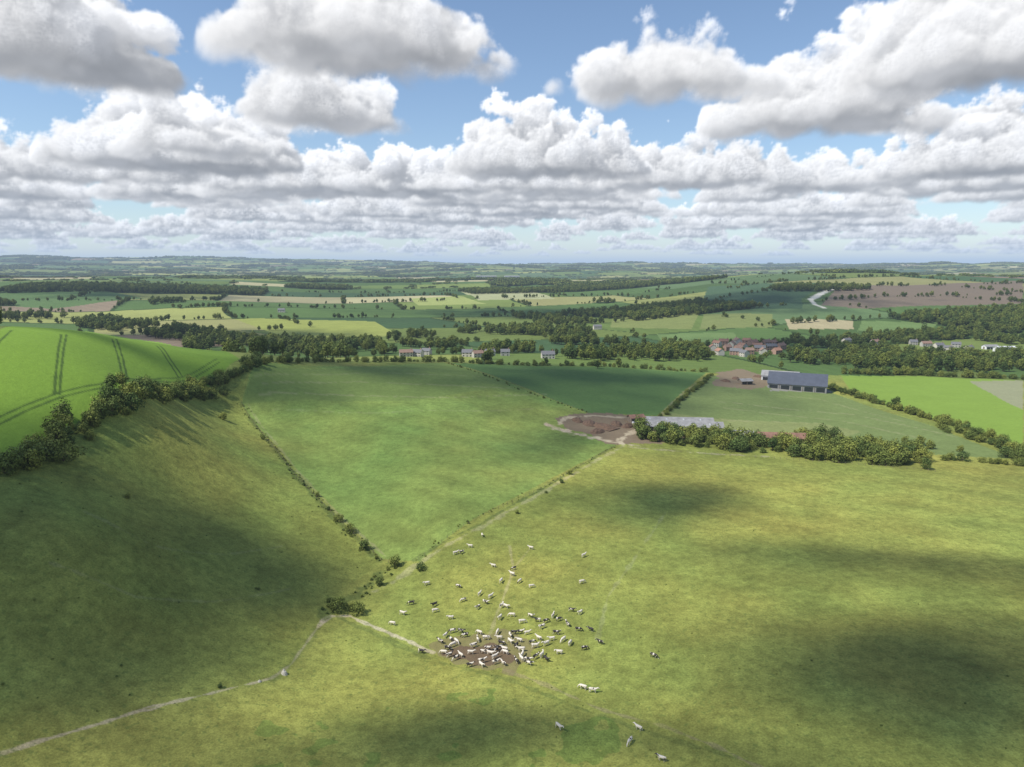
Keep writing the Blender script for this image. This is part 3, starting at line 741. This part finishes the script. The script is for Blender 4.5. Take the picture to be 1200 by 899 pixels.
def pmap(x,y):
    d=np.hypot(x,y);a=np.arctan2(x,y)
    p=np.clip((np.log(np.maximum(d,1501))-ld0)*lds,0,MD-1.001);q=(a+math.pi)/(2*math.pi)*(MA-1);q=np.clip(q,0,MA-1.001)
    pi=p.astype(np.int32);qi=q.astype(np.int32);fp=p-pi;fq=q-qi;b=pi*MA+qi
    w00=(1-fp)*(1-fq);w01=(1-fp)*fq;w10=fp*(1-fq);w11=fp*fq
    return (HTf[b]*w00+HTf[b+1]*w01+HTf[b+MA]*w10+HTf[b+MA+1]*w11),(HCf[b]*w00+HCf[b+1]*w01+HCf[b+MA]*w10+HCf[b+MA+1]*w11)
def density(x,y,z,fine=True):
    ht,hcc=pmap(x,y)
    zz=z-CB
    nz=samp(x,y,z,470.0)
    if fine: nz=nz+.22*(samp(x+71,y+13,z+37,80.0)-.45)
    sd=ht-zz+.85*hcc*(nz-.50)
    d=np.clip(sd/80,0,1)*ss(-30,120,zz+140*(nz-.45))
    return d*(hcc>8),ht,nz
els=np.radians(np.concatenate([[-1.2,-.4,0,.2],np.arange(.4,21.6,.073),np.arange(22,36.1,1.0)]))
EL2,AZ2=np.meshgrid(els,azs,indexing='ij');nr,nc=EL2.shape
dx=(np.sin(AZ2)).ravel();dy=(np.cos(AZ2)).ravel();te=np.tan(EL2).ravel()
nR=len(dx);Tr=np.ones(nR,np.float32);Lr=np.zeros((nR,3),np.float32)
HM=1500.0;STEPS=150
act0=te>math.tan(math.radians(.35))
d0=(CB-60)/np.maximum(te,1e-4);d1=np.minimum((CB+HM)/np.maximum(te,1e-4),74000)
jr=np.random.default_rng(3)
SIG=1/45.0
for s in range(STEPS):
    q0=(s/STEPS)**1.25;q1=((s+1)/STEPS)**1.25
    idx=np.nonzero(act0&(Tr>.03)&(d0<d1))[0]
    if len(idx)==0: break
    a=d0[idx];b=d1[idx]-a;dt=b*(q1-q0);d=a+b*q0+dt*jr.uniform(.05,.95,len(idx))
    x=dx[idx]*d;y=dy[idx]*d;z=te[idx]*d
    ht,hc=pmap(x,y)
    k=(hc>8)&(z-CB<ht+.75*hc)
    idx=idx[k]
    if len(idx)==0: continue
    x,y,z,dt=x[k],y[k],z[k],dt[k]
    den,ht,nz=density(x,y,z)
    k=den>.01;idx=idx[k]
    if len(idx)==0: continue
    x,y,z,dt,den,ht,nz=x[k],y[k],z[k],dt[k],den[k],ht[k],nz[k]
    path=dt*np.sqrt(1+te[idx]**2)
    al=1-np.exp(-den*path*SIG)
    od=np.zeros(len(idx))
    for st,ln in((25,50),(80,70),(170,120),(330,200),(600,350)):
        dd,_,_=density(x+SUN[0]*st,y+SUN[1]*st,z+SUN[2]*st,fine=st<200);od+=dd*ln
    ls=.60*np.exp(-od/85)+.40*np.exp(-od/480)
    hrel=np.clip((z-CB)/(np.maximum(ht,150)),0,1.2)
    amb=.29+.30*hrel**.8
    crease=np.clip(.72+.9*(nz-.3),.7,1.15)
    cc=ls[:,None]*np.array([.80,.78,.75])+(amb*crease)[:,None]*np.array([.87,.91,1.0])  # computed sunlight, ambient and crease shade become the stored cloud colour
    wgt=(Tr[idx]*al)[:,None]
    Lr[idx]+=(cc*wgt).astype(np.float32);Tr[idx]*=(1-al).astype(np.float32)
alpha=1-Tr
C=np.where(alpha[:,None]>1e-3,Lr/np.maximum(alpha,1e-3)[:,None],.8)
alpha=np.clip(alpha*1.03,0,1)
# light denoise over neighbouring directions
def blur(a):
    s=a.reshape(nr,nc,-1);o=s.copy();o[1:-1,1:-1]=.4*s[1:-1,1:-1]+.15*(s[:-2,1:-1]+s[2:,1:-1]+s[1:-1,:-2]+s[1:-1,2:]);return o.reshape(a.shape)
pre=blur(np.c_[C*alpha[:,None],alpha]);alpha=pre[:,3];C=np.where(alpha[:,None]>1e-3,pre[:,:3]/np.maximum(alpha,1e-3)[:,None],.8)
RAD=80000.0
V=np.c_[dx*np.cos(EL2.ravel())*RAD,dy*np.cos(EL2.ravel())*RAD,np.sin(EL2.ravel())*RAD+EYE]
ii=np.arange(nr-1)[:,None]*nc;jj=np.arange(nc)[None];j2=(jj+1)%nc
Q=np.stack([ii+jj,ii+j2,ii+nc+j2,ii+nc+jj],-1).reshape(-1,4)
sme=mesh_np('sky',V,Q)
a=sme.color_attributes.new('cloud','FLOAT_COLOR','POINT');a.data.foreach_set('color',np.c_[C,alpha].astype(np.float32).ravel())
skm=bpy.data.materials.new('sky_clouds_baked_light');skm.use_nodes=True;nt=skm.node_tree;nt.nodes.clear()
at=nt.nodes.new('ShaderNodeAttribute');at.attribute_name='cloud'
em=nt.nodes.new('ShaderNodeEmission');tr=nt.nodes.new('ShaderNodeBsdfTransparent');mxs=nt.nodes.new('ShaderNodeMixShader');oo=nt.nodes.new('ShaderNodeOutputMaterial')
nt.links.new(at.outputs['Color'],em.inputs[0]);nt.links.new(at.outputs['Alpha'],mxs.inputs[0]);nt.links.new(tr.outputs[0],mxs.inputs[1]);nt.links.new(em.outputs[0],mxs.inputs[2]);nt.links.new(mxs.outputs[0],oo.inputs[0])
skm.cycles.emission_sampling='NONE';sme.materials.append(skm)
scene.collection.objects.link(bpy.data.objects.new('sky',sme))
print('sky',time.time()-T0)

# overhead cloud fragments that shade the nearer ground
om=bpy.data.materials.new('thin_cloud');om.use_nodes=True;nt=om.node_tree;nt.nodes.clear()
at=nd(nt,'ShaderNodeAttribute',attribute_name='dens');pos=nd(nt,'ShaderNodeNewGeometry').outputs['Position']
nn=noise_n(nt,.011,4,.55,pos)
v_=math_n(nt,'ADD',at.outputs['Fac'],mrange(nt,nn,.25,.75,-.38,.38))
al=mrange(nt,v_,.10,.85,0,.92)
tr=nt.nodes.new('ShaderNodeBsdfTransparent');d1_=nt.nodes.new('ShaderNodeBsdfDiffuse');d1_.inputs[0].default_value=(.9,.9,.9,1);t1=nt.nodes.new('ShaderNodeBsdfTranslucent');t1.inputs[0].default_value=(.9,.9,.9,1)
m1=nt.nodes.new('ShaderNodeMixShader');m1.inputs[0].default_value=.35;m2=nt.nodes.new('ShaderNodeMixShader')
nt.links.new(d1_.outputs[0],m1.inputs[1]);nt.links.new(t1.outputs[0],m1.inputs[2]);nt.links.new(al,m2.inputs[0]);nt.links.new(tr.outputs[0],m2.inputs[1]);nt.links.new(m1.outputs[0],m2.inputs[2])
oo=nt.nodes.new('ShaderNodeOutputMaterial');nt.links.new(m2.outputs[0],oo.inputs['Surface'])
def overhead(cx,cy,rx,ry,ang,amp=1.0,alt=1000):
    k=40;g=np.linspace(-1.5,1.5,k);X,Y=np.meshgrid(g,g);r2=np.hypot(X,Y);den=amp*np.clip(1.25-r2,0,1)
    den[r2>1.45]=-1
    c,s=math.cos(ang),math.sin(ang);x=X*rx*c-Y*ry*s;y=X*rx*s+Y*ry*c;z=20*(1-r2)
    V=np.c_[x.ravel(),y.ravel(),z.ravel()];a=np.arange(k-1);ii=(a[:,None]*k+a[None]).ravel()
    me=mesh_np('cloud_fragment',V,np.stack([ii,ii+1,ii+k+1,ii+k],-1));A=me.attributes.new('dens','FLOAT','POINT')
    A.data.foreach_set('value',den.ravel().astype(np.float32));me.materials.append(om)
    o=bpy.data.objects.new('cloud_fragment',me);scene.collection.objects.link(o)
    t=alt/SUN[2];o.location=(cx+SUN[0]*t,cy+SUN[1]*t,alt)
def shade(u,v,rx,ry,ang=0,amp=1.0):
    p=survey(u,v);overhead(p[0],p[1],rx,ry,ang,amp)
shade(560,445,230,80,-.1,.8);shade(300,448,80,40,.3,.75);shade(720,442,140,60,0,.9);shade(640,520,50,30,.7,.6)
shade(90,620,80,34,.5,1.15);shade(240,640,44,46,.5,.95);shade(60,760,55,36,.3,.95);shade(200,740,40,26,.2,.75)
shade(1020,800,50,40,.2,.95);shade(1060,660,60,20,-.3,.85);shade(780,585,55,32,.2,.85);shade(720,885,80,14,-.3,.85);shade(1190,760,30,40,0,.7);shade(480,880,60,16,.2,.75)
shade(900,405,200,90,0,.7);shade(250,392,280,100,.2,.9);shade(620,368,350,160,0,.9);shade(880,352,300,250,0,.9);shade(150,345,400,200,0,.7)
print('done',time.time()-T0)
